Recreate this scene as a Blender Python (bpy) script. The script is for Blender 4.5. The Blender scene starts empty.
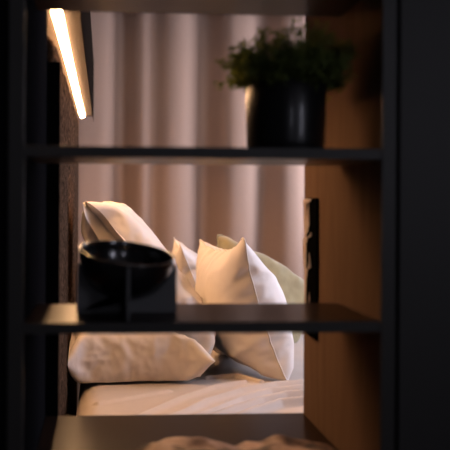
import bpy, bmesh, math, random
import numpy as np
from mathutils import Vector, Matrix, noise
from mathutils.bvhtree import BVHTree

random.seed(7)
S = bpy.context.scene
C = S.collection
R = math.radians
PI = math.pi

# ------------------------------------------------------------------ camera
EYE = Vector((0, 0, 1.20))
FPX, PCX, PCY = 760.0, 151.0, 200.0
YAW, ROLL = R(3.6), R(0.3)
cam_d = bpy.data.cameras.new('camera')
cam = bpy.data.objects.new('camera', cam_d)
C.objects.link(cam)
S.camera = cam
F = Vector((math.sin(YAW), math.cos(YAW), 0))
RT0 = Vector((math.cos(YAW), -math.sin(YAW), 0))
UP0 = Vector((0, 0, 1))
RT = RT0 * math.cos(ROLL) + UP0 * math.sin(ROLL)
UP = UP0 * math.cos(ROLL) - RT0 * math.sin(ROLL)
M3 = Matrix((RT, UP, -F)).transposed()
cam.matrix_world = Matrix.Translation(EYE) @ M3.to_4x4()
cam_d.sensor_width = 36
cam_d.lens = FPX * 36 / 450
cam_d.shift_x = (225 - PCX) / 450
cam_d.shift_y = -(225 - PCY) / 450
cam_d.clip_start = 0.05
cam_d.dof.use_dof = True
cam_d.dof.focus_distance = 2.72
cam_d.dof.aperture_fstop = 2.9


def ray(px, py):
    return F + RT * ((px - PCX) / FPX) + UP * ((PCY - py) / FPX)


def P(px, py, Y):
    """point at real depth Y seen at photo position px, py"""
    d = ray(px, py)
    return EYE + d * (Y / d.y)


def PZ(px, py, Z):
    d = ray(px, py)
    return EYE + d * ((Z - EYE.z) / d.z)


# ------------------------------------------------------------------ materials
def mat(name, col, rough=0.5, metal=0.0, spec=0.5, coat=0.0, sheen=0.0, nscale=0, namt=0.0, bump=0.0,
        bscale=None, stretch=(1, 1, 1), sub=0.0, coat_rough=0.05, ior=0):
    m = bpy.data.materials.new(name)
    m.use_nodes = True
    nt = m.node_tree
    b = nt.nodes['Principled BSDF']
    b.inputs['Base Color'].default_value = (*col, 1)
    b.inputs['Roughness'].default_value = rough
    b.inputs['Metallic'].default_value = metal
    b.inputs['Specular IOR Level'].default_value = spec
    if spec <= .1:
        b.inputs['IOR'].default_value = 1.0
    elif ior:
        b.inputs['IOR'].default_value = ior
    b.inputs['Coat Weight'].default_value = coat
    b.inputs['Coat Roughness'].default_value = coat_rough
    b.inputs['Sheen Weight'].default_value = sheen
    if nscale or bump:
        tc = nt.nodes.new('ShaderNodeTexCoord')
        mp = nt.nodes.new('ShaderNodeMapping')
        mp.inputs['Scale'].default_value = stretch
        nt.links.new(tc.outputs['Object'], mp.inputs['Vector'])
    if nscale and namt:
        n = nt.nodes.new('ShaderNodeTexNoise')
        n.inputs['Scale'].default_value = nscale
        n.inputs['Detail'].default_value = 6
        nt.links.new(mp.outputs['Vector'], n.inputs['Vector'])
        r = nt.nodes.new('ShaderNodeValToRGB')
        r.color_ramp.elements[0].position = 0.3
        r.color_ramp.elements[1].position = 0.7
        r.color_ramp.elements[0].color = (*[c * (1 - namt) for c in col], 1)
        r.color_ramp.elements[1].color = (*[min(1, c * (1 + namt)) for c in col], 1)
        nt.links.new(n.outputs['Fac'], r.inputs['Fac'])
        nt.links.new(r.outputs['Color'], b.inputs['Base Color'])
    if bump:
        n2 = nt.nodes.new('ShaderNodeTexNoise')
        n2.inputs['Scale'].default_value = bscale or nscale
        n2.inputs['Detail'].default_value = 4
        nt.links.new(mp.outputs['Vector'], n2.inputs['Vector'])
        bp = nt.nodes.new('ShaderNodeBump')
        bp.inputs['Strength'].default_value = bump
        bp.inputs['Distance'].default_value = 0.01
        nt.links.new(n2.outputs['Fac'], bp.inputs['Height'])
        nt.links.new(bp.outputs['Normal'], b.inputs['Normal'])
    return m


def emit(name, col, strength):
    m = bpy.data.materials.new(name)
    m.use_nodes = True
    nt = m.node_tree
    nt.nodes.remove(nt.nodes['Principled BSDF'])
    e = nt.nodes.new('ShaderNodeEmission')
    e.inputs['Color'].default_value = (*col, 1)
    e.inputs['Strength'].default_value = strength
    nt.links.new(e.outputs['Emission'], nt.nodes['Material Output'].inputs['Surface'])
    return m


M = {}
M['laminate'] = mat('dark wood laminate', (0.20, 0.125, 0.085), 0.75, nscale=9, namt=0.12, stretch=(6, 6, 0.6), spec=0.06)
M['board'] = mat('dark wood board', (0.022, 0.012, 0.008), 0.30, nscale=9, namt=0.14, stretch=(0.6, 6, 6), spec=0.4, ior=1.2)
M['edge'] = mat('charcoal edge', (0.045, 0.042, 0.038), 0.5)
M['cabinet'] = mat('charcoal lacquer', (0.042, 0.040, 0.037), 0.55, nscale=3, namt=0.05)
M['cabdark_shade'] = mat('black lacquer and panel shade', (0.007, 0.007, 0.008), 0.8, spec=0.03, nscale=3, namt=0.05)  # cabinet black; on the left side panel it stands in for shade
M['plaster'] = mat('warm plaster', (0.24, 0.21, 0.19), 0.9, nscale=30, namt=0.03, bump=0.05)
M['darkplaster'] = mat('dark plaster', (0.10, 0.10, 0.10), 0.9, nscale=30, namt=0.03, bump=0.05)
M['floor'] = mat('oak floor', (0.09, 0.06, 0.04), 0.5, nscale=5, namt=0.25, stretch=(6, 0.8, 1))
M['headboard'] = mat('brown woven upholstery', (0.070, 0.043, 0.028), 0.95, nscale=70, namt=0.9, bump=0.9, bscale=110, spec=0.0)
M['curtain'] = mat('rose beige curtain linen', (0.47, 0.325, 0.25), 0.9, nscale=60, namt=0.05, stretch=(8, 8, 1), bump=0.03, spec=0.1)
M['sheet'] = mat('cream cotton sateen', (0.66, 0.55, 0.47), 0.55, nscale=25, namt=0.02, bump=0.08, bscale=14, spec=0.3, sheen=0.1)
M['case'] = mat('cream cotton pillowcase', (0.80, 0.71, 0.65), 0.50, nscale=25, namt=0.02, bump=0.10, bscale=16, spec=0.35, sheen=0.1)
M['olive'] = mat('sage velvet', (0.37, 0.32, 0.185), 0.8, nscale=18, namt=0.12, bump=0.15, bscale=22, sheen=0.5, spec=0.15)
M['bowl'] = mat('black glazed bowl', (0.014, 0.014, 0.015), 0.2, spec=0.6, coat=0.6)
M['stand'] = mat('black stand', (0.14, 0.14, 0.142), 0.5)
M['pot'] = mat('black glazed ribbed pot', (0.012, 0.012, 0.013), 0.32, spec=0.4, coat=0.15)
M['soil'] = mat('dark soil', (0.02, 0.014, 0.01), 1.0, nscale=60, namt=0.5, bump=0.6)
M['leaf'] = mat('dark green leaf', (0.12, 0.155, 0.035), 0.6, nscale=8, namt=0.45, spec=0.3)
M['stem'] = mat('green stem', (0.06, 0.07, 0.025), 0.7)
M['black'] = mat('matt black slab', (0.004, 0.004, 0.004), 0.8, spec=0.03)
M['pale'] = mat('pale cloth', (0.62, 0.52, 0.50), 0.85, bump=0.1, bscale=30)
M['housing'] = mat('walnut ledge', (0.026, 0.016, 0.0105), 0.6, nscale=10, namt=0.15, stretch=(6, 0.6, 6))
M['housingface'] = mat('dark ledge face', (0.018, 0.013, 0.010), 0.6, spec=0.1)
M['led'] = emit('warm led diffuser', (1.0, 0.56, 0.27), 112.0)
M['bedbase'] = mat('dark bed base fabric', (0.05, 0.045, 0.042), 0.9, bump=0.2, bscale=150)


def leaf_mat():
    m = bpy.data.materials.new('feathery leaf')
    m.use_nodes = True
    nt = m.node_tree
    b = nt.nodes['Principled BSDF']
    b.inputs['Base Color'].default_value = (.20, .26, .06, 1)
    b.inputs['Roughness'].default_value = .6
    t = nt.nodes.new('ShaderNodeBsdfTranslucent')
    t.inputs['Color'].default_value = (.26, .30, .05, 1)
    x = nt.nodes.new('ShaderNodeMixShader')
    x.inputs[0].default_value = .45
    nt.links.new(b.outputs[0], x.inputs[1])
    nt.links.new(t.outputs[0], x.inputs[2])
    nt.links.new(x.outputs[0], nt.nodes['Material Output'].inputs['Surface'])
    return m


M['leaf'] = leaf_mat()


def shawl_mat():
    m = bpy.data.materials.new('patterned brown shawl')
    m.use_nodes = True
    nt = m.node_tree
    b = nt.nodes['Principled BSDF']
    b.inputs['Roughness'].default_value = 0.6
    tc = nt.nodes.new('ShaderNodeTexCoord')
    n = nt.nodes.new('ShaderNodeTexNoise')
    n.inputs['Scale'].default_value = 13
    n.inputs['Detail'].default_value = 3
    nt.links.new(tc.outputs['Object'], n.inputs['Vector'])
    r = nt.nodes.new('ShaderNodeValToRGB')
    e = r.color_ramp.elements
    e[0].position = 0.36; e[0].color = (0.03, 0.02, 0.025, 1)
    e[1].position = 0.62; e[1].color = (0.62, 0.45, 0.38, 1)
    k = e.new(0.46); k.color = (0.20, 0.12, 0.10, 1)
    nt.links.new(n.outputs['Fac'], r.inputs['Fac'])
    nt.links.new(r.outputs['Color'], b.inputs['Base Color'])
    return m


M['shawl'] = shawl_mat()


# ------------------------------------------------------------------ helpers
def link(name, me, m, parent=None, smooth=False):
    o = bpy.data.objects.new(name, me)
    C.objects.link(o)
    if m is not None and not me.materials:
        me.materials.append(m)
    if parent is not None:
        o.parent = parent
    if smooth:
        for p in me.polygons:
            p.use_smooth = True
    return o


def obj(name, bm, m, parent=None, smooth=False):
    me = bpy.data.meshes.new(name)
    bmesh.ops.recalc_face_normals(bm, faces=bm.faces)
    bm.to_mesh(me)
    bm.free()
    return link(name, me, m, parent, smooth)


def tag(o, label, cat, group=None):
    o['label'] = label
    o['category'] = cat
    if group:
        o['group'] = group
    return o


def thing(name, loc, label, cat, group=None):
    o = bpy.data.objects.new(name, None)
    o.empty_display_size = 0.05
    C.objects.link(o)
    o.location = loc
    bpy.context.view_layer.update()
    return tag(o, label, cat, group)


def box_bm(x0, x1, y0, y1, z0, z1, bev=0.0, bm=None, off=Vector((0, 0, 0))):
    bm2 = bmesh.new()
    bmesh.ops.create_cube(bm2, size=1)
    for v in bm2.verts:
        v.co = Vector((x0 + (v.co.x + .5) * (x1 - x0), y0 + (v.co.y + .5) * (y1 - y0), z0 + (v.co.z + .5) * (z1 - z0))) - off
    if bev:
        bmesh.ops.bevel(bm2, geom=list(bm2.edges), offset=bev, segments=2, profile=0.6, affect='EDGES')
    if bm is None:
        return bm2
    me = bpy.data.meshes.new('tmp')
    bm2.to_mesh(me)
    bm2.free()
    bm.from_mesh(me)
    bpy.data.meshes.remove(me)
    return bm


def struct(name, bm, m, smooth=False):
    o = obj(name, bm, m, None, smooth)
    o['kind'] = 'structure'
    return o


def part(name, m, root, x0, x1, y0, y1, z0, z1, bev=0.0015):
    return obj(name, box_bm(x0, x1, y0, y1, z0, z1, bev, None, root.location), m, root)


# ------------------------------------------------------------------ key planes
YF, YS, YB = 1.33, 1.575, 1.855          # unit front, rear edge of the shelves, rear edge of the side panels
XL = P(24, 200, YF).x
XR = P(382, 200, YF).x
XLo = P(8, 200, YF).x
XRo = P(396, 200, YF).x
WALLX = XL + 0.001                       # face of the upholstered headboard wall
YC = 5.2                                 # curtain
CEIL = 2.55
zU0, zU1 = P(200, 158.0, YF).z, P(200, 147.0, YF).z      # upper shelf
zM0, zM1 = P(200, 333.5, YF).z, P(200, 322.5, YF).z      # middle shelf
zB1 = P(200, 414.0, YB).z                                 # bottom board top
zB0 = zB1 - 0.022
zT0 = P(200, 14.0, YS).z
zT1 = zT0 + 0.022

# ------------------------------------------------------------------ room shell
RX = 2.15
struct('floor', box_bm(-2.0, RX + .1, -2.9, YC + .5, -0.06, 0), M['floor'])
struct('ceiling', box_bm(-2.0, RX + .1, -2.9, YC + .5, CEIL, CEIL + .06), M['plaster'])
struct('wall_left', box_bm(WALLX - 0.16, WALLX - 0.035, YB + .002, YC + .4, 0, CEIL), M['plaster'])
struct('wall_back', box_bm(WALLX - .16, RX + .1, YC + .16, YC + .26, 0, CEIL), M['plaster'])
# right wall with two unseen window openings, added for the cool light
vy0, vy1 = 4.2, 5.0
wy0, wy1, wz0, wz1 = 2.25, 3.35, 0.85, 2.2
bm = bmesh.new()
for a in ((RX, RX + .1, 1.4, wy0, 0, CEIL), (RX, RX + .1, wy1, vy0, 0, CEIL), (RX, RX + .1, vy1, YC + .26, 0, CEIL), (RX, RX + .1, vy0, vy1, 0, wz0), (RX, RX + .1, vy0, vy1, wz1, CEIL), (RX, RX + .1, wy0, wy1, 0, wz0), (RX, RX + .1, wy0, wy1, wz1, CEIL)):
    box_bm(*a, bm=bm)
struct('wall_right', bm, M['plaster'])
bm = bmesh.new()
for a in ((RX - .02, RX + .02, wy0 - .05, wy0, wz0 - .05, wz1 + .05), (RX - .02, RX + .02, wy1, wy1 + .05, wz0 - .05, wz1 + .05),
          (RX - .02, RX + .02, wy0, wy1, wz0 - .05, wz0), (RX - .02, RX + .02, wy0, wy1, wz1, wz1 + .05), (RX + .0, RX + .04, 2.78, 2.82, wz0, wz1)):
    box_bm(*a, bm=bm)
struct('unseen_window_1', bm, M['plaster'])  # unseen window, added for cool side light on the upright pillow
bm = bmesh.new()
for a in ((RX - .02, RX + .02, vy0 - .05, vy0, wz0 - .05, wz1 + .05), (RX - .02, RX + .02, vy1, vy1 + .05, wz0 - .05, wz1 + .05),
          (RX - .02, RX + .02, vy0, vy1, wz0 - .05, wz0), (RX - .02, RX + .02, vy0, vy1, wz1, wz1 + .05)):
    box_bm(*a, bm=bm)
struct('unseen_window_3', bm, M['plaster'])  # unseen window, added to rake light across the curtain folds
# living side of the divider
struct('wall_side_left', box_bm(-2.0, -1.9, -2.9, YF + .5, 0, CEIL), M['darkplaster'])
sy0, sy1, sz0, sz1 = -1.85, -1.15, 1.25, 2.15
bm = bmesh.new()
for a in ((RX, RX + .1, -2.9, sy0, 0, CEIL), (RX, RX + .1, sy1, 1.399, 0, CEIL), (RX, RX + .1, sy0, sy1, 0, sz0), (RX, RX + .1, sy0, sy1, sz1, CEIL)):
    box_bm(*a, bm=bm)
struct('wall_side_right', bm, M['darkplaster'])
bm = bmesh.new()
for a in ((RX - .01, RX + .05, sy0, sy0 + .04, sz0, sz1), (RX - .01, RX + .05, sy1 - .04, sy1, sz0, sz1), (RX - .01, RX + .05, sy0, sy1, sz0, sz0 + .04), (RX - .01, RX + .05, sy0, sy1, sz1 - .04, sz1)):
    box_bm(*a, bm=bm)
struct('unseen_window_4', bm, M['darkplaster'])  # unseen side window, added to place a highlight in the bowl
fx0, fx1, fz0, fz1 = 0.45, 0.72, 1.40, 2.1
bm = bmesh.new()
for a in ((-2, fx0, -2.9, -2.8, 0, CEIL), (fx1, RX, -2.9, -2.8, 0, CEIL), (fx0, fx1, -2.9, -2.8, 0, fz0), (fx0, fx1, -2.9, -2.8, fz1, CEIL)):
    box_bm(*a, bm=bm)
struct('wall_front', bm, M['darkplaster'])
bm = bmesh.new()
for a in ((fx0, fx0 + .04, -2.84, -2.8, fz0, fz1), (fx1 - .04, fx1, -2.84, -2.8, fz0, fz1), (fx0, fx1, -2.84, -2.8, fz0, fz0 + .04), (fx0, fx1, -2.84, -2.8, fz1 - .04, fz1),
          ((fx0 + fx1) / 2 - .02, (fx0 + fx1) / 2 + .02, -2.84, -2.8, fz0, fz1)):
    box_bm(*a, bm=bm)
struct('unseen_window_2', bm, M['darkplaster'])  # unseen window behind the camera, added for highlights and front edge light
# partition beyond the tall cabinets
struct('wall_divider', box_bm(2.001, RX - .001, 1.4, 1.5, 0, CEIL), M['plaster'])

# ------------------------------------------------------------------ headboard
HBX = -0.121
HB0, HB1, HBT = 1.872, 3.72, 1.60
hb = thing('headboard', (WALLX - .02, 2.8, 0), 'tall brown woven upholstered headboard against the left wall beside the pillows', 'headboard')
ny = 420
ys = np.linspace(HB0, HB1, ny)
bm = bmesh.new()
rows = []
zs = [0.002, 0.4, 0.8, 1.1, 1.3, 1.5, HBT - .012, HBT]
chan = 0.42
for z in zs:
    row = []
    for y in ys:
        t = ((y - 1.9) / chan) % 1.0
        puff = 1 - abs(2 * t - 1) ** 10
        dx = -0.012 * (1 - puff) - (.010 if z == HBT else 0) - (.008 if y in (ys[0], ys[-1]) else 0)
        row.append(bm.verts.new(Vector((HBX + dx, y, z)) - hb.location))
    rows.append(row)
for i in range(len(zs) - 1):
    for j in range(ny - 1):
        bm.faces.new((rows[i][j], rows[i][j + 1], rows[i + 1][j + 1], rows[i + 1][j]))
bk = [[bm.verts.new(Vector((WALLX - .033, y, z)) - hb.location) for y in (ys[0], ys[-1])] for z in (zs[0], zs[-1])]
bm.faces.new((bk[0][0], bk[0][1], bk[1][1], bk[1][0]))
bm.faces.new([bk[1][0], bk[1][1]] + rows[-1][::-1])
bm.faces.new([bk[0][1], bk[0][0]] + rows[0])
bm.faces.new((bk[0][0], bk[1][0], *[r[0] for r in rows[::-1]]))
bm.faces.new((bk[1][1], bk[0][1], *[r[-1] for r in rows]))
obj('padding', bm, M['headboard'], hb, False)

struct('trim_1', box_bm(WALLX - .034, -0.106, YB + .002, HB0 - .010, 0.0, 1.535, .002), M['cabdark_shade'])

# ------------------------------------------------------------------ light ledge on the wall
zL = 1.668
XO = WALLX + 0.080
lt = thing('wall_light', (WALLX, 3.2, zL), 'long glowing warm strip light under a slim wooden ledge on the left wall', 'light')
part('ledge', M['housing'], lt, WALLX - .034, XO - .002, YB + .006, 4.28, zL, zL + .30, .001)
part('fascia', M['housingface'], lt, XO - .0018, XO, YB + .006, 4.28, zL - .028, zL + .30, .0004)['label'] = 'dark front face of the ledge'
bm = bmesh.new()
prof = []
for k in range(7):
    a = PI * k / 6
    prof.append((WALLX + .004 + .014 - .014 * math.cos(a), zL - .0005 - .012 * math.sin(a)))
v0 = [bm.verts.new(Vector((x, YB + .01, z)) - lt.location) for x, z in prof]
v1 = [bm.verts.new(Vector((x, 4.25, z)) - lt.location) for x, z in prof]
for k in range(6):
    bm.faces.new((v0[k], v0[k + 1], v1[k + 1], v1[k]))
bm.faces.new(v0)
bm.faces.new(v1[::-1])
bm.faces.new((v0[0], v1[0], v1[6], v0[6]))
obj('diffuser', bm, M['led'], lt)['label'] = 'glowing white-orange light strip'

# ------------------------------------------------------------------ shelving unit
un = thing('shelving_unit', ((XL + XR) / 2, YF, 0), 'dark open-backed shelving unit that the bed is seen through', 'shelf')
part('side_panel', M['cabdark_shade'], un, XLo, XL, YF + .004, YB, 0.0, 2.5)  # near-black base colour stands in for shade on the inner face
part('side_panel', M['laminate'], un, XR, XRo, YF + .004, YB, 0.0, 2.5)
part('edge_strip', M['edge'], un, XLo, XL, YF, YF + .0038, 0.0, 2.5, .0008)['label'] = 'charcoal front edge of the left side panel'
part('edge_strip', M['edge'], un, XR, XRo, YF, YF + .0038, 0.0, 2.5, .0008)['label'] = 'charcoal front edge of the right side panel'
for z0, z1, y1 in ((zU0, zU1, YS), (zM0, zM1, YS), (zT0, zT1, YS), (zB0, zB1, YB)):
    sh = part('shelf', M['board'], un, XL + .0005, XR - .0005, YF + .006, y1, z0, z1)
    o = part('edge_strip', M['edge'], un, XL + .0005, XR - .0005, YF + .002, YF + .0058, z0, z1, .0008)
part('light_stop_panel', M['laminate'], un, XL + .0005, XR - .0005, YB - .02, YB - .002, 0.0, zB0 - .001)  # unseen panel added to stop light below the bottom board
part('light_stop_panel', M['laminate'], un, XL + .0005, XR - .0005, YS - .02, YS - .002, zT1 + .001, 2.5)  # unseen panel added to stop light above the top shelf
part('top_panel', M['laminate'], un, XLo, XRo, YF, YB, 2.501, CEIL - .002)

# tall cabinets either side
cr = thing('wardrobe', (1.2, YF, 0), 'tall plain charcoal wardrobe right of the open shelving unit', 'wardrobe')
gx = P(399.5, 200, YF).x
part('body', M['cabdark_shade'], cr, XRo + .001, 2.0, YF + .022, YB, 0, CEIL - .003)
part('door', M['cabinet'], cr, gx, gx + .55, YF - .001, YF + .020, 0.06, 2.5, .002)
part('door', M['cabinet'], cr, gx + .554, 1.99, YF - .001, YF + .020, 0.06, 2.5, .002)
cl = thing('tall_cabinet', (-1.0, YF, 0), 'tall black cabinet left of the open shelving unit', 'cabinet')
part('body', M['cabdark_shade'], cl, -1.89, XLo - .001, YF + .030, YB, 0, CEIL - .003)
part('door', M['cabdark_shade'], cl, -0.9, P(6, 200, YF).x, YF + .008, YF + .029, 0.06, 2.5, .002)

# ------------------------------------------------------------------ curtain
cu = None
NX = 700
x0, x1 = WALLX - .030, 2.1
pxs = (103 + np.linspace(x0, x1, NX) * 760 / YC)
rec = [(122, 13, .12), (153, 8, .035), (206, 15, .13), (266, 13, .12), (316, 11, .12), (360, 9, .1), (405, 12, .12), (450, 9, .12)]
yy = np.zeros(NX)
for c, w, a in rec:
    yy += 1.25 * a * np.exp(-((pxs - c) / w) ** 2)
yy += 0.008 * np.sin(pxs * 0.13 + 1.0)
zs = np.linspace(0.012, CEIL - .01, 24)
vs, fs = [], []
for j, z in enumerate(zs):
    for i, x in enumerate(np.linspace(x0, x1, NX)):
        t = z / CEIL
        px = pxs[i] + 4.0 * (0.35 - t) * math.sin(pxs[i] * .05)
        y = YC - .07 + yy[i] * (0.92 + 0.25 * (1 - t)) + .004 * math.sin(z * 3 + pxs[i] * .05)
        vs.append((x + .012 * (0.5 - t) * math.sin(pxs[i] * .11), min(y, YC + .15), z))
for j in range(len(zs) - 1):
    for i in range(NX - 1):
        a = j * NX + i
        fs.append((a, a + 1, a + NX + 1, a + NX))
me = bpy.data.meshes.new('curtain')
me.from_pydata(vs, [], fs)
cu = link('curtain', me, M['curtain'], None, True)
sm = cu.modifiers.new('thick', 'SOLIDIFY'); sm.thickness = 0.002
tag(cu, 'rose beige curtain hanging in vertical folds behind the bed', 'curtain')

# ------------------------------------------------------------------ bed
BZ = 0.545
bx0, bx1, by0, by1 = HBX + .034, 1.95, 1.90, 3.75
bed = thing('bed', ((bx0 + bx1) / 2, (by0 + by1) / 2, 0), 'bed made up with a creased cream sheet behind the shelving unit', 'bed')
part('bed_base', M['bedbase'], bed, bx0 + .06, bx1 - .02, by0 + .03, by1 - .03, 0.06, 0.285, .02)
for sx in (bx0 + .15, bx1 - .15):
    for sy in (by0 + .15, by1 - .15):
        part('leg', M['black'], bed, sx - .03, sx + .03, sy - .03, sy + .03, 0, .06, .004)

creases = [  # photo polylines on the sheet, height, width
    ([(120, 440), (186, 414), (205, 404), (240, 393), (275, 387), (303, 384)], .010, .012),
    ([(165, 432), (215, 414), (240, 403), (270, 395), (303, 391)], .012, .010),
    ([(185, 433), (238, 413), (262, 405), (285, 400), (304, 398)], .014, .011),
    ([(200, 436), (258, 414), (280, 407), (305, 404)], .013, .010),
    ([(100, 436), (150, 412), (180, 399), (215, 388), (245, 383)], .006, .012),
    ([(96, 404), (130, 398), (170, 391)], .004, .010),
    ([(205, 379), (235, 376), (262, 383)], .006, .008),
]
cw = []
for pl, h, w in creases:
    pts = [PZ(px, py, BZ) for px, py in pl]
    cw.append((pts, h, w))


def crease_h(x, y):
    s = 0
    for pts, h, w in cw:
        for a, b in zip(pts[:-1], pts[1:]):
            ax, ay, bx, by = a.x, a.y, b.x, b.y
            dx, dy = bx - ax, by - ay
            t = ((x - ax) * dx + (y - ay) * dy) / (dx * dx + dy * dy)
            if -.02 < t < 1.02:
                d = abs((x - ax) * dy - (y - ay) * dx) / math.hypot(dx, dy)
                if d < 4 * w:
                    s = max(s, 2.1 * h * math.exp(-(d / (1.3 * w)) ** 2))
    return s


def mattress(zt, z0, grow, useCrease):
    nx, nyy = 420, 380
    bm = bmesh.new()
    cx, cy = (bx0 + bx1) / 2, (by0 + by1) / 2
    hx, hy = (bx1 - bx0) / 2 + grow, (by1 - by0) / 2 + grow
    g = []
    rr = 0.085
    ext = 0.22
    # unrolled grid: the flat top, a rounded shoulder, then the skirt

    def unroll(s, h):
        a = abs(s)
        if a <= h - rr:
            return s, 0.0
        t = (a - (h - rr)) / rr
        if t < PI / 2:
            return math.copysign(h - rr + rr * math.sin(t), s), rr * (1 - math.cos(t))
        return math.copysign(h, s), rr + (t - PI / 2) * rr
    def ticks(n, h):
        tot = h - rr + rr * PI / 2 + ext
        return [(-1 + 2 * i / n) * tot for i in range(n + 1)]
    for su in ticks(nx, hx):
        row = []
        for sv in ticks(nyy, hy):
            X, dz1 = unroll(su, hx)
            Y, dz2 = unroll(sv, hy)
            dz = max(dz1, dz2)
            if dz1 > 0 and dz2 > 0:
                dz = min(math.hypot(dz1, dz2), rr + rr * .4 + ext)
            wx, wy = cx + X, cy + Y
            z = zt - dz
            if dz < rr * .6:
                z += 0.004 * noise.noise(Vector((wx * 4, wy * 4, 0))) + 0.0018 * noise.noise(Vector((wx * 14, wy * 9, 3)))
                if useCrease and 1.98 < wy < 3.0:
                    z += crease_h(wx, wy)
            row.append(bm.verts.new(Vector((wx, wy, max(z, z0))) - bed.location))
        g.append(row)
    for i in range(nx):
        for j in range(nyy):
            bm.faces.new((g[i][j], g[i + 1][j], g[i + 1][j + 1], g[i][j + 1]))
    return bm


obj('fitted_sheet', mattress(BZ, 0.287, 0, True), M['sheet'], bed, True)


# ------------------------------------------------------------------ pillows: inflated cloth
def ridged(X, seed, amp):
    d = np.zeros(len(X))
    for i, p in enumerate(X):
        q = Vector(p)
        wv = q + Vector((noise.noise(q * 5 + Vector((seed, 0, 0))), noise.noise(q * 5 + Vector((0, seed, 0))), 0)) * .08
        r = 1 - abs(noise.noise(Vector((wv.x * 7 + wv.y * 5 + seed, wv.y * 3 - wv.x * 3, p[2] * 3))))
        d[i] = amp * (r ** 4 - .4)
    return d


def inflate(w, h, vol, nu, nv, seed, steps=130, iters=10, slack=0.02, flange=0.0):
    rng = np.random.RandomState(seed)
    U = np.linspace(-.5, .5, nu + 1); V = np.linspace(-.5, .5, nv + 1)
    idT = np.arange((nu + 1) * (nv + 1)).reshape(nu + 1, nv + 1)
    idB = idT.copy()
    n = (nu + 1) * (nv + 1)
    for i in range(1, nu):
        for j in range(1, nv):
            idB[i, j] = n; n += 1
    X = np.zeros((n, 3))
    uu, vv = np.meshgrid(U * w, V * h, indexing='ij')
    dome = (1 - (2 * uu / w) ** 2) * (1 - (2 * vv / h) ** 2)
    nz = rng.rand(nu + 1, nv + 1) * .006
    X[idB.ravel()] = np.stack([uu, vv, -0.02 * dome - nz * (dome > 0)], -1).reshape(-1, 3)
    X[idT.ravel()] = np.stack([uu, vv, 0.02 * dome + nz * (dome > 0)], -1).reshape(-1, 3)
    bnd = np.zeros((nu + 1, nv + 1), bool); bnd[0] = bnd[-1] = True; bnd[:, 0] = bnd[:, -1] = True
    X[idT[bnd], 2] = 0
    flat = np.zeros((n, 2))
    flat[idB.ravel()] = np.stack([uu, vv], -1).reshape(-1, 2)
    flat[idT.ravel()] = np.stack([uu, vv], -1).reshape(-1, 2)
    E = []
    for ids in (idT, idB):
        for (di, dj, k) in ((1, 0, 1.), (0, 1, 1.), (1, 1, .35), (1, -1, .35), (2, 0, .12), (0, 2, .12)):
            a = ids[max(0, -di):nu + 1 - max(0, di), max(0, -dj):nv + 1 - max(0, dj)]
            if dj >= 0:
                a = ids[:nu + 1 - di, :nv + 1 - dj]; b = ids[di:, dj:]
            else:
                a = ids[:nu + 1 - di, -dj:]; b = ids[di:, :nv + 1 + dj]
            E.append(np.stack([a.ravel(), b.ravel(), np.full(a.size, k)], -1))
    E = np.concatenate(E)
    key = np.sort(E[:, :2].astype(int), 1)
    _, ui = np.unique(key[:, 0] * n + key[:, 1], return_index=True)
    E = E[ui]
    ea, eb, ek = E[:, 0].astype(int), E[:, 1].astype(int), E[:, 2]
    L0 = np.linalg.norm(flat[ea] - flat[eb], axis=1)
    isb = np.zeros(n, bool); isb[idT[bnd]] = True
    L0 *= np.where(isb[ea] & isb[eb], 1.0, 1.0 + slack * rng.rand(len(L0)))
    deg = np.bincount(ea, ek, n) + np.bincount(eb, ek, n)
    quads = []
    for i in range(nu):
        for j in range(nv):
            quads.append((idT[i, j], idT[i + 1, j], idT[i + 1, j + 1], idT[i, j + 1]))
            quads.append((idB[i, j], idB[i, j + 1], idB[i + 1, j + 1], idB[i + 1, j]))
    Q = np.array(quads)
    T = np.concatenate([Q[:, [0, 1, 2]], Q[:, [0, 2, 3]]])
    Xp = X.copy()
    for s in range(steps):
        vol_now = np.einsum('ij,ij->i', X[T[:, 0]], np.cross(X[T[:, 1]], X[T[:, 2]])).sum() / 6
        fn = np.cross(X[T[:, 1]] - X[T[:, 0]], X[T[:, 2]] - X[T[:, 0]])
        N = np.zeros((n, 3))
        for k in range(3):
            for c in range(3):
                N[:, c] += np.bincount(T[:, k], fn[:, c], n)
        N /= (np.linalg.norm(N, axis=1, keepdims=True) + 1e-12)
        p = np.clip((vol - vol_now) / vol, -1, 1)
        Xn = X + 0.90 * (X - Xp) + N * p * 0.0035
        Xp = X; X = Xn
        for _ in range(iters):
            d = X[eb] - X[ea]
            l = np.linalg.norm(d, axis=1) + 1e-9
            c = (ek * 0.5 * (l - L0) / l)[:, None] * d
            D = np.zeros((n, 3))
            for q in range(3):
                D[:, q] = np.bincount(ea, c[:, q], n) - np.bincount(eb, c[:, q], n)
            X = X + D / deg[:, None] * 1.6
    return X, quads


def smooth_noise(seed, co, sc):
    return noise.noise(Vector((co[0] * sc + seed, co[1] * sc, co[2] * sc)))


TREES = {}


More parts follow.
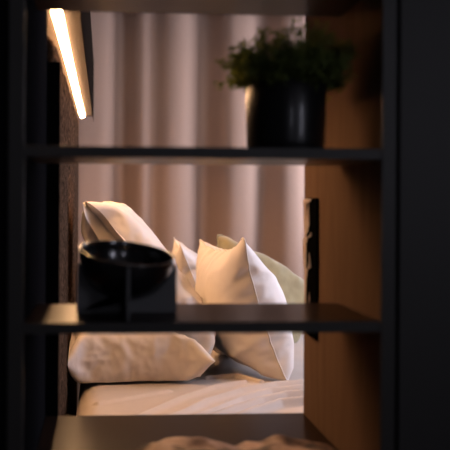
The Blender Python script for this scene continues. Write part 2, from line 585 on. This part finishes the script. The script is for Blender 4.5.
def pillow(name, m, sim, center, u, v, label, cat='pillow', group=None, squash=1.0, shape=None, under=None, right_of=(), floor_z=BZ + .008, hem=None, piping=None, key=None):
    X, quads = sim
    X = X.copy()
    X[:, 2] += np.sign(X[:, 2]) * ridged(X, len(label) * 1.37, .016) * np.clip(np.abs(X[:, 2]) / .04, 0, 1)
    u = Vector(u).normalized()
    v = Vector(v); v = (v - u * v.dot(u)).normalized()
    w = u.cross(v)
    A = np.array([u, v, w]).T
    L = X.copy(); L[:, 2] *= squash
    if shape:
        L = shape(L)
    W = L @ A.T + np.array(center)
    lo = W[:, 2] < floor_z
    W[lo, 2] = floor_z + (W[lo, 2] - floor_z) * .01
    wl = W[:, 0] < HBX + .004
    W[wl, 0] = HBX + .004 + (W[wl, 0] - HBX - .004) * .02
    for nm in right_of:
        bv = TREES[nm]
        for i in range(len(W)):
            h = bv.ray_cast(Vector((3, W[i, 1], W[i, 2])), Vector((-1, 0, 0)))
            if h[0] is not None and W[i, 0] < h[0].x + .003:
                W[i, 0] = h[0].x + .003 + (W[i, 0] - h[0].x - .003) * .01
    if under:
        bv = TREES[under]
        for i in range(len(W)):
            h = bv.ray_cast(Vector((W[i, 0], W[i, 1], .3)), Vector((0, 0, 1)))
            if h[0] is not None and W[i, 2] > h[0].z - .003:
                W[i, 2] = max(floor_z, h[0].z - .003) if h[0].z - .003 > floor_z else floor_z - .003
    TREES[key or name] = BVHTree.FromPolygons([tuple(p) for p in W], [tuple(int(i) for i in q) for q in quads])
    base = Vector((float(W[:, 0].mean()), float(W[:, 1].mean()), float(W[:, 2].min())))
    me = bpy.data.meshes.new(name)
    me.from_pydata([tuple(p) for p in (W - np.array(base))], [], [tuple(int(i) for i in q) for q in quads])
    o = link(name, me, m, None, True)
    o.location = base
    s = o.modifiers.new('soft', 'SUBSURF'); s.levels = 1; s.render_levels = 2
    tag(o, label, cat, group)
    if piping:
        nu, nv = piping
        g = np.arange((nu + 1) * (nv + 1)).reshape(nu + 1, nv + 1)
        loop = np.concatenate([g[0, :], g[1:, -1], g[-1, -2::-1], g[-2:0:-1, 0]])
        cv = bpy.data.curves.new('seam', 'CURVE')
        cv.dimensions = '3D'; cv.bevel_depth = .0032; cv.bevel_resolution = 2
        sp = cv.splines.new('POLY'); sp.points.add(len(loop) - 1); sp.use_cyclic_u = True
        for q, j in zip(sp.points, loop):
            q.co = (*(W[j] - np.array(base)), 1)
        tmp = bpy.data.objects.new('tmp', cv)
        me2 = bpy.data.meshes.new_from_object(tmp)
        bpy.data.objects.remove(tmp)
        me2.materials.clear()
        link('seam', me2, m, o, True)
    if hem:
        row = np.arange(hem[0] + 1)          # the boundary row at u = -0.5
        wn = A[:, 2]; un = A[:, 0]
        ln, op = hem[1], hem[2]
        bm = bmesh.new()
        for sg in (-1, 1):
            prev = None
            for k in range(7):
                t = k / 6
                r = []
                for j in row:
                    q = j / hem[0]
                    e = math.sin(PI * q) ** .7
                    fz = min(1, max(0, (q - hem[3]) / .25)) if hem[3] > 0 else 1
                    e *= fz
                    p = W[j] - un * ln * (.1 + .9 * fz) * t * (.75 + .25 * math.sin(q * 9 + sg)) + wn * sg * op * e * math.sin(t * PI * .5) + wn * .006 * math.sin(q * 17 + 3 * t + sg)
                    p[0] = max(p[0], HBX + .004); p[2] = max(p[2], BZ + .004)
                    r.append(bm.verts.new(Vector(p) - base))
                if prev:
                    for j in range(hem[0]):
                        bm.faces.new((prev[j], prev[j + 1], r[j + 1], r[j]))
                prev = r
        h = obj('open_hem', bm, m, o, True)
        s = h.modifiers.new('thick', 'SOLIDIFY'); s.thickness = .0015
        s = h.modifiers.new('soft', 'SUBSURF'); s.levels = 1; s.render_levels = 1
    return o


simA = inflate(.56, .78, .054, 44, 60, 3, slack=.06)
simB = inflate(.58, .76, .060, 46, 56, 8, slack=.07)
simD = inflate(.66, .58, .054, 50, 44, 11, slack=.05)
simE = inflate(.62, .54, .036, 36, 36, 5, slack=.05)
for q in (simA, simB, simD, simE):
    print('pillow dims', np.ptp(q[0], axis=0))

def sag(a, top, bot, fill=.022, rnd=0):
    def f(L):
        v = L[:, 1] / np.abs(L[:, 1]).max()
        k = np.where(v > 0, 1 + (top - 1) * np.abs(v) ** 1.2, 1 + (bot - 1) * np.abs(v) ** 1.2)
        L = L.copy(); L[:, 2] *= k * a
        L[:, 0] *= 1 - rnd * np.clip(-v, 0, 1) ** 3
        un = L[:, 0] / np.abs(L[:, 0]).max()
        L[:, 1] += fill * (1 - un ** 2) * np.clip(v, 0, 1) ** 2
        return L
    return f


pB = P(138, 352, 2.92)
a0, a1 = P(93, 199, 2.85), P(203, 370, 2.85)
cA = (a0 + a1) / 2
pillow('pillow', M['case'], simA, (cA.x, 2.92, cA.z), (.12, 1, 0), (a0 - a1),
       'cream pillow leaning on the headboard with its corner highest, behind the black bowl', shape=sag(1.05, .76, 1.15, .022, .3), hem=(60, .07, .055, .4), key='A')
pillow('pillow', M['case'], simB, (P(133, 352, 2.65).x, 2.98, BZ + .092), (1, 0.05, 0.0), (0, 1, 0),
       'cream pillow lying flat on the bed at the bottom of the stack by the headboard', squash=.9, hem=(56, .05, .05, 0), under='A', key='B')
d0, d1 = P(236, 244, 2.75), P(278, 386, 2.75)
cD = (d0 + d1) / 2
pillow('pillow', M['case'], simD, (cD.x - .02, 3.0, cD.z), (-.13, 1, -.06), (d0 - d1),
       'cream pillow standing upright on the bed with its lavender shaded side seam facing forward', shape=sag(1.0, .50, 1.0, .03), piping=(50, 44), right_of=('A', 'B'), key='D')
c0, c1 = P(178, 232, 3.35), P(236, 372, 3.35)
cC = (c0 + c1) / 2
pillow('pillow', M['case'], simD, (cC.x, 3.65, cC.z), (.05, 1, 0), (c0 - c1),
       'cream pillow peeking out between the leaning pillow and the upright pillow', shape=sag(.85, .4, 1.0, .04), piping=(50, 44), key='C')
cE = P(260, 313, 3.4)
pillow('cushion', M['olive'], simE, (cE.x, 3.55, cE.z), (.86, .1, -.50), (.1, .45, .85),
       'sage green velvet cushion behind the upright cream pillow', 'cushion', shape=sag(1.15, .9, 1.0, .10), piping=(36, 36), right_of=('C', 'D'), key='E')


# ------------------------------------------------------------------ bowl and its stand
bc = P(127, 253, 1.455)
br = 0.0925
TILT = Matrix.Rotation(R(6.0), 4, 'Y') @ Matrix.Rotation(R(10), 4, 'X')
st_z = zM1
bz = bc.z
bowl_depth = 0.085


def lathe(profile, seg=96, bm=None):
    bm = bm or bmesh.new()
    rings = []
    for r, z in profile:
        if r < 1e-6:
            rings.append([bm.verts.new((0, 0, z))])
        else:
            rings.append([bm.verts.new((r * math.cos(2 * PI * k / seg), r * math.sin(2 * PI * k / seg), z)) for k in range(seg)])
    for a, b in zip(rings[:-1], rings[1:]):
        for k in range(seg):
            k2 = (k + 1) % seg
            if len(a) == 1 and len(b) == 1:
                continue
            if len(a) == 1:
                bm.faces.new((a[0], b[k], b[k2]))
            elif len(b) == 1:
                bm.faces.new((a[k], b[0], a[k2]))
            else:
                bm.faces.new((a[k], b[k], b[k2], a[k2]))
    return bm


prof = [(0, -bowl_depth)]
for k in range(1, 15):
    t = k / 14
    a = t * PI / 2
    prof.append((br * math.sin(a) ** .9, -bowl_depth * math.cos(a)))
th = .0045
prof += [(br - .001, .0015), (br - th + .001, .0015)]
for k in range(14, 0, -1):
    a = k / 14 * PI / 2
    prof.append(((br - th) * math.sin(a) ** .9, -(bowl_depth - th) * math.cos(a)))
prof.append((0, -(bowl_depth - th)))
bm = lathe(prof)
bmesh.ops.transform(bm, matrix=TILT, verts=bm.verts)
bowl_tree = BVHTree.FromBMesh(bm)
bo = obj('bowl', bm, M['bowl'], None, True)
bo.location = bc
tag(bo, 'shiny black bowl resting in a stand on the middle shelf', 'bowl')

stz = bc.z - zM1     # rim height above the shelf
sr = thing('bowl_stand', (bc.x, bc.y, zM1), 'black crossed-panel stand holding the black bowl on the middle shelf', 'stand')


def plate(ang, nm):
    n = 40
    half = br + .003
    t = .006
    bm = bmesh.new()
    rb = .0
    top = []
    for k in range(n + 1):
        x = -half + 2 * half * k / n
        # follow the underside of the bowl, up to just under its rim at the outer ends
        hit = bowl_tree.ray_cast(Vector((x * math.cos(ang), x * math.sin(ang), -.5)), Vector((0, 0, 1)))
        if hit[0] is None:
            z = top[-1][1] if k > n / 2 and top else None
        else:
            z = stz + hit[0].z - .004
        if z is None:
            top.append((x, None))
            continue
        top.append((x, max(z, .006)))
    good = [z for x, z in top if z is not None]
    top = [(x, good[0] if z is None else z) for x, z in top]
    f0 = [bm.verts.new((x, -t / 2, z)) for x, z in top] + [bm.verts.new((half, -t / 2, 0)), bm.verts.new((-half, -t / 2, 0))]
    f1 = [bm.verts.new((v.co.x, t / 2, v.co.z)) for v in f0]
    N = len(f0)
    bm.faces.new(f0)
    bm.faces.new(f1[::-1])
    for k in range(N):
        bm.faces.new((f0[k], f0[(k + 1) % N], f1[(k + 1) % N], f1[k]))
    bmesh.ops.triangulate(bm, faces=[f for f in bm.faces if len(f.verts) > 4])
    bmesh.ops.transform(bm, matrix=Matrix.Rotation(ang, 4, 'Z'), verts=bm.verts)
    return obj(nm, bm, M['stand'], sr)


plate(R(0), 'panel')
plate(R(90), 'panel')

# ------------------------------------------------------------------ potted plant
pc = P(285.5, 147, 1.455)
pr = 0.0765
pz = zU1 + .0005
ph = P(284, 84, 1.455).z - pz
pp = thing('potted_plant', (pc.x, 1.455, pz), 'bushy feathery green plant in a ribbed black pot on the upper shelf', 'plant')
seg = 144
prof = [(0, 0), (pr * .93, 0), (pr * .965, .004), (pr * .985, .02), (pr, ph * .5), (pr, ph - .004), (pr - .002, ph), (pr - .006, ph), (pr - .007, ph - .004), (pr - .007, ph - .014), (0, ph - .014)]
bm = lathe(prof, seg)
for v in bm.verts:
    r = math.hypot(v.co.x, v.co.y)
    if r > pr * .94 and .003 < v.co.z < ph - .012:
        a = math.atan2(v.co.y, v.co.x)
        k = round(a / (2 * PI) * seg)
        f = 1 - .016 * (k % 2)
        v.co.x *= f; v.co.y *= f
pot = obj('pot', bm, M['pot'], pp, True)
bm = lathe([(0, ph - .008), (pr * .5, ph - .006), (pr - .008, ph - .010)], 48)
for v in bm.verts:
    v.co.z += .003 * noise.noise(v.co * 80)
obj('soil', bm, M['soil'], pp, True)
# foliage
rng = random.Random(4)
bs, bl = bmesh.new(), bmesh.new()


def tube(bm, pts, r):
    prev = None
    for i, p in enumerate(pts):
        t = (pts[min(i + 1, len(pts) - 1)] - pts[max(0, i - 1)]).normalized()
        s = t.orthogonal().normalized(); q = t.cross(s)
        rr = r * (1 - .6 * i / len(pts))
        ring = [bm.verts.new(p + (s * math.cos(a) + q * math.sin(a)) * rr) for a in (0, 2.1, 4.2)]
        if prev:
            for k in range(3):
                bm.faces.new((prev[k], prev[(k + 1) % 3], ring[(k + 1) % 3], ring[k]))
        prev = ring


def leaf(bm, p, d, n, ln, wd):
    s = d.cross(n)
    if s.length < 1e-4:
        return
    s.normalize()
    n2 = s.cross(d).normalized()
    a = bm.verts.new(p)
    b = bm.verts.new(p + d * ln * .45 + s * wd + n2 * ln * .05)
    c = bm.verts.new(p + d * ln - n2 * ln * .12)
    e = bm.verts.new(p + d * ln * .45 - s * wd + n2 * ln * .05)
    bm.faces.new((a, b, c, e))


def rvec():
    return Vector((rng.gauss(0, 1), rng.gauss(0, 1), rng.gauss(0, 1))).normalized()


for i in range(230):
    az = rng.uniform(0, 2 * PI)
    r0 = pr * .75 * math.sqrt(rng.random())
    p = Vector((r0 * math.cos(az), r0 * math.sin(az), ph - .012))
    spread = rng.uniform(.05, 1.3)
    ln = rng.uniform(.06, .128) * (1.05 - .27 * spread)
    d = Vector((math.cos(az) * math.sin(spread), math.sin(az) * math.sin(spread), math.cos(spread) + .25)).normalized()
    pts = [p.copy()]
    nseg = 9
    for k in range(nseg):
        d = (d + rvec() * .13 + Vector((math.cos(az) * .06, math.sin(az) * .06, -.10 * spread * (k / nseg)))).normalized()
        p = p + d * ln / nseg
        pts.append(p.copy())
    tube(bs, pts, .0009)
    for k in range(1, nseg + 1):
        for b in range(3):
            q = pts[k] - (pts[k] - pts[k - 1]) * rng.random()
            tv = (pts[k] - pts[k - 1]).normalized()
            sd = (rvec() + tv * .4).normalized()
            bl_ = rng.uniform(.008, .019)
            # side sprig with tiny leaves
            for m_ in range(5):
                c = q + sd * bl_ * (m_ + .5) / 5 + rvec() * .001
                leaf(bl, c, (sd * .7 + rvec() * .8).normalized(), rvec(), rng.uniform(.006, .010), rng.uniform(.0018, .0030))
obj('stems', bs, M['stem'], pp)
obj('foliage', bl, M['leaf'], pp)

# ------------------------------------------------------------------ black upright on the right side panel and pale cloth behind it
s0 = (318 - 103) / (382 - 103); s1 = (307.5 - 103) / (382 - 103)
yb0, yb1 = YF / s0, YF / s1
zt = P(313, 198, (yb0 + yb1) / 2).z
zb = P(313, 337, (yb0 + yb1) / 2).z
bh = tag(obj('wall_holder', box_bm(-.006, 0, -(yb1 - yb0) / 2, (yb1 - yb0) / 2, zb - zt, 0, .0035), M['black']),
         'narrow black upright holder on the right inner side of the shelving unit', 'holder')
bh.location = (XR - .0005, (yb0 + yb1) / 2, zt)
cloth_px = [  # left x, right x, y in the photo of the pale folds
    (303.2, 311.5, 199), (303.2, 311.0, 202.5), (304, 309, 204), (304, 308.6, 215), (304, 310, 222), (304.5, 310.5, 231), (304.5, 311.5, 233), (305, 311.5, 236.5),
    (303.5, 308.5, 238), (303.2, 309, 245), (303.2, 310, 258), (304, 311.5, 267.5), (304.5, 309, 270), (304.5, 309.5, 285), (304.5, 310, 298), (305, 310.5, 310)]
bm = bmesh.new()
pv = None
ycl = 1.838
for i, (xa, xb, y) in enumerate(cloth_px):
    row = []
    for k in range(7):
        t = k / 6
        q = P(xa + (xb - xa) * t, y, (XR - .012 + .002 * math.sin(i * 1.7 + k)) * 760 / (xa + (xb - xa) * t - 103))
        row.append(bm.verts.new(q))
    if pv:
        for k in range(6):
            bm.faces.new((pv[k], pv[k + 1], row[k + 1], row[k]))
    pv = row
pcl = obj('hanging_cloth', bm, M['pale'], None, True)
base = P(307, 310, ycl)
for v in pcl.data.vertices:
    v.co -= base
pcl.location = base
s = pcl.modifiers.new('thick', 'SOLIDIFY'); s.thickness = .002; s.offset = 0
tag(pcl, 'pale folded cloth hanging beside the narrow black upright holder', 'cloth')

# ------------------------------------------------------------------ rumpled shawl on the bottom board
p0 = PZ(150, 452, zB1 + .02); p1 = PZ(350, 452, zB1 + .02)
bm = bmesh.new()
n1, n2 = 90, 40
cxs = (p0.x + p1.x) / 2
wx = (p1.x - p0.x)
g = []
for i in range(n1 + 1):
    row = []
    for j in range(n2 + 1):
        a, b = i / n1, j / n2
        x = (a - .5) * wx * 1.02
        y = (b - .5) * .20
        ed = min(a, 1 - a, b, 1 - b)
        env = min(1, ed / .12)
        h = .018 + .016 * noise.noise(Vector((x * 12, y * 14, 1.3))) + .009 * noise.noise(Vector((x * 30 + y * 18, y * 22, 5)))
        h += .012 * math.exp(-((a - .27) / .12) ** 2)
        h = max(.0, h) * (env * (2 - env)) + .001
        x += .012 * noise.noise(Vector((x * 9, y * 9, 9)))
        y += .02 * noise.noise(Vector((x * 7, y * 7, 19)))
        row.append(bm.verts.new((x, y, h)))
    g.append(row)
for i in range(n1):
    for j in range(n2):
        bm.faces.new((g[i][j], g[i + 1][j], g[i + 1][j + 1], g[i][j + 1]))
sw = obj('shawl', bm, M['shawl'], None, True)
sw.location = (cxs - .02, 1.50, zB1 + .0005)
s = sw.modifiers.new('thick', 'SOLIDIFY'); s.thickness = .0015; s.offset = 1
tag(sw, 'rumpled brown patterned shawl lying on the bottom board', 'cloth')

# ------------------------------------------------------------------ light
def curtain_fill(x, y, e):  # unseen warm spots added as fill to brighten the curtain
    l = bpy.data.lights.new('curtain_fill_spot', 'SPOT')
    l.energy = e; l.color = (1.0, 0.70, 0.48); l.spot_size = R(120); l.spot_blend = 0.8; l.shadow_soft_size = 0.06
    o = bpy.data.objects.new('curtain_fill_spot', l)
    C.objects.link(o)
    o.location = (x, y, CEIL - .06)
    o.rotation_euler = (R(32), 0, 0)


for x in (0.15, 1.15):
    curtain_fill(x, 4.1, 5)
w = bpy.data.worlds.new('dusk')
S.world = w
w.use_nodes = True
bg = w.node_tree.nodes['Background']
bg.inputs['Color'].default_value = (0.84, 0.83, 1.0, 1)
bg.inputs['Strength'].default_value = 9.5


def portal(name, loc, rot, sx, sy):
    l = bpy.data.lights.new(name, 'AREA')
    l.shape = 'RECTANGLE'; l.size = sx; l.size_y = sy
    l.cycles.is_portal = True
    o = bpy.data.objects.new(name, l)
    C.objects.link(o)
    o.location = loc; o.rotation_euler = rot


portal('window_portal', (RX + .09, (wy0 + wy1) / 2, (wz0 + wz1) / 2), (0, PI / 2, 0), wz1 - wz0, wy1 - wy0)
portal('window_portal', (RX + .09, (vy0 + vy1) / 2, (wz0 + wz1) / 2), (0, PI / 2, 0), wz1 - wz0, vy1 - vy0)
portal('window_portal', (RX + .09, (sy0 + sy1) / 2, (sz0 + sz1) / 2), (0, PI / 2, 0), sz1 - sz0, sy1 - sy0)
portal('window_portal', ((fx0 + fx1) / 2, -2.88, (fz0 + fz1) / 2), (PI / 2, 0, 0), fx1 - fx0, fz1 - fz0)

S.cycles.diffuse_bounces = 1
vs = S.view_settings
vs.view_transform = 'Standard'
vs.look = 'None'
vs.gamma = 1.0
vs.use_curve_mapping = False
vs.exposure = 0.0
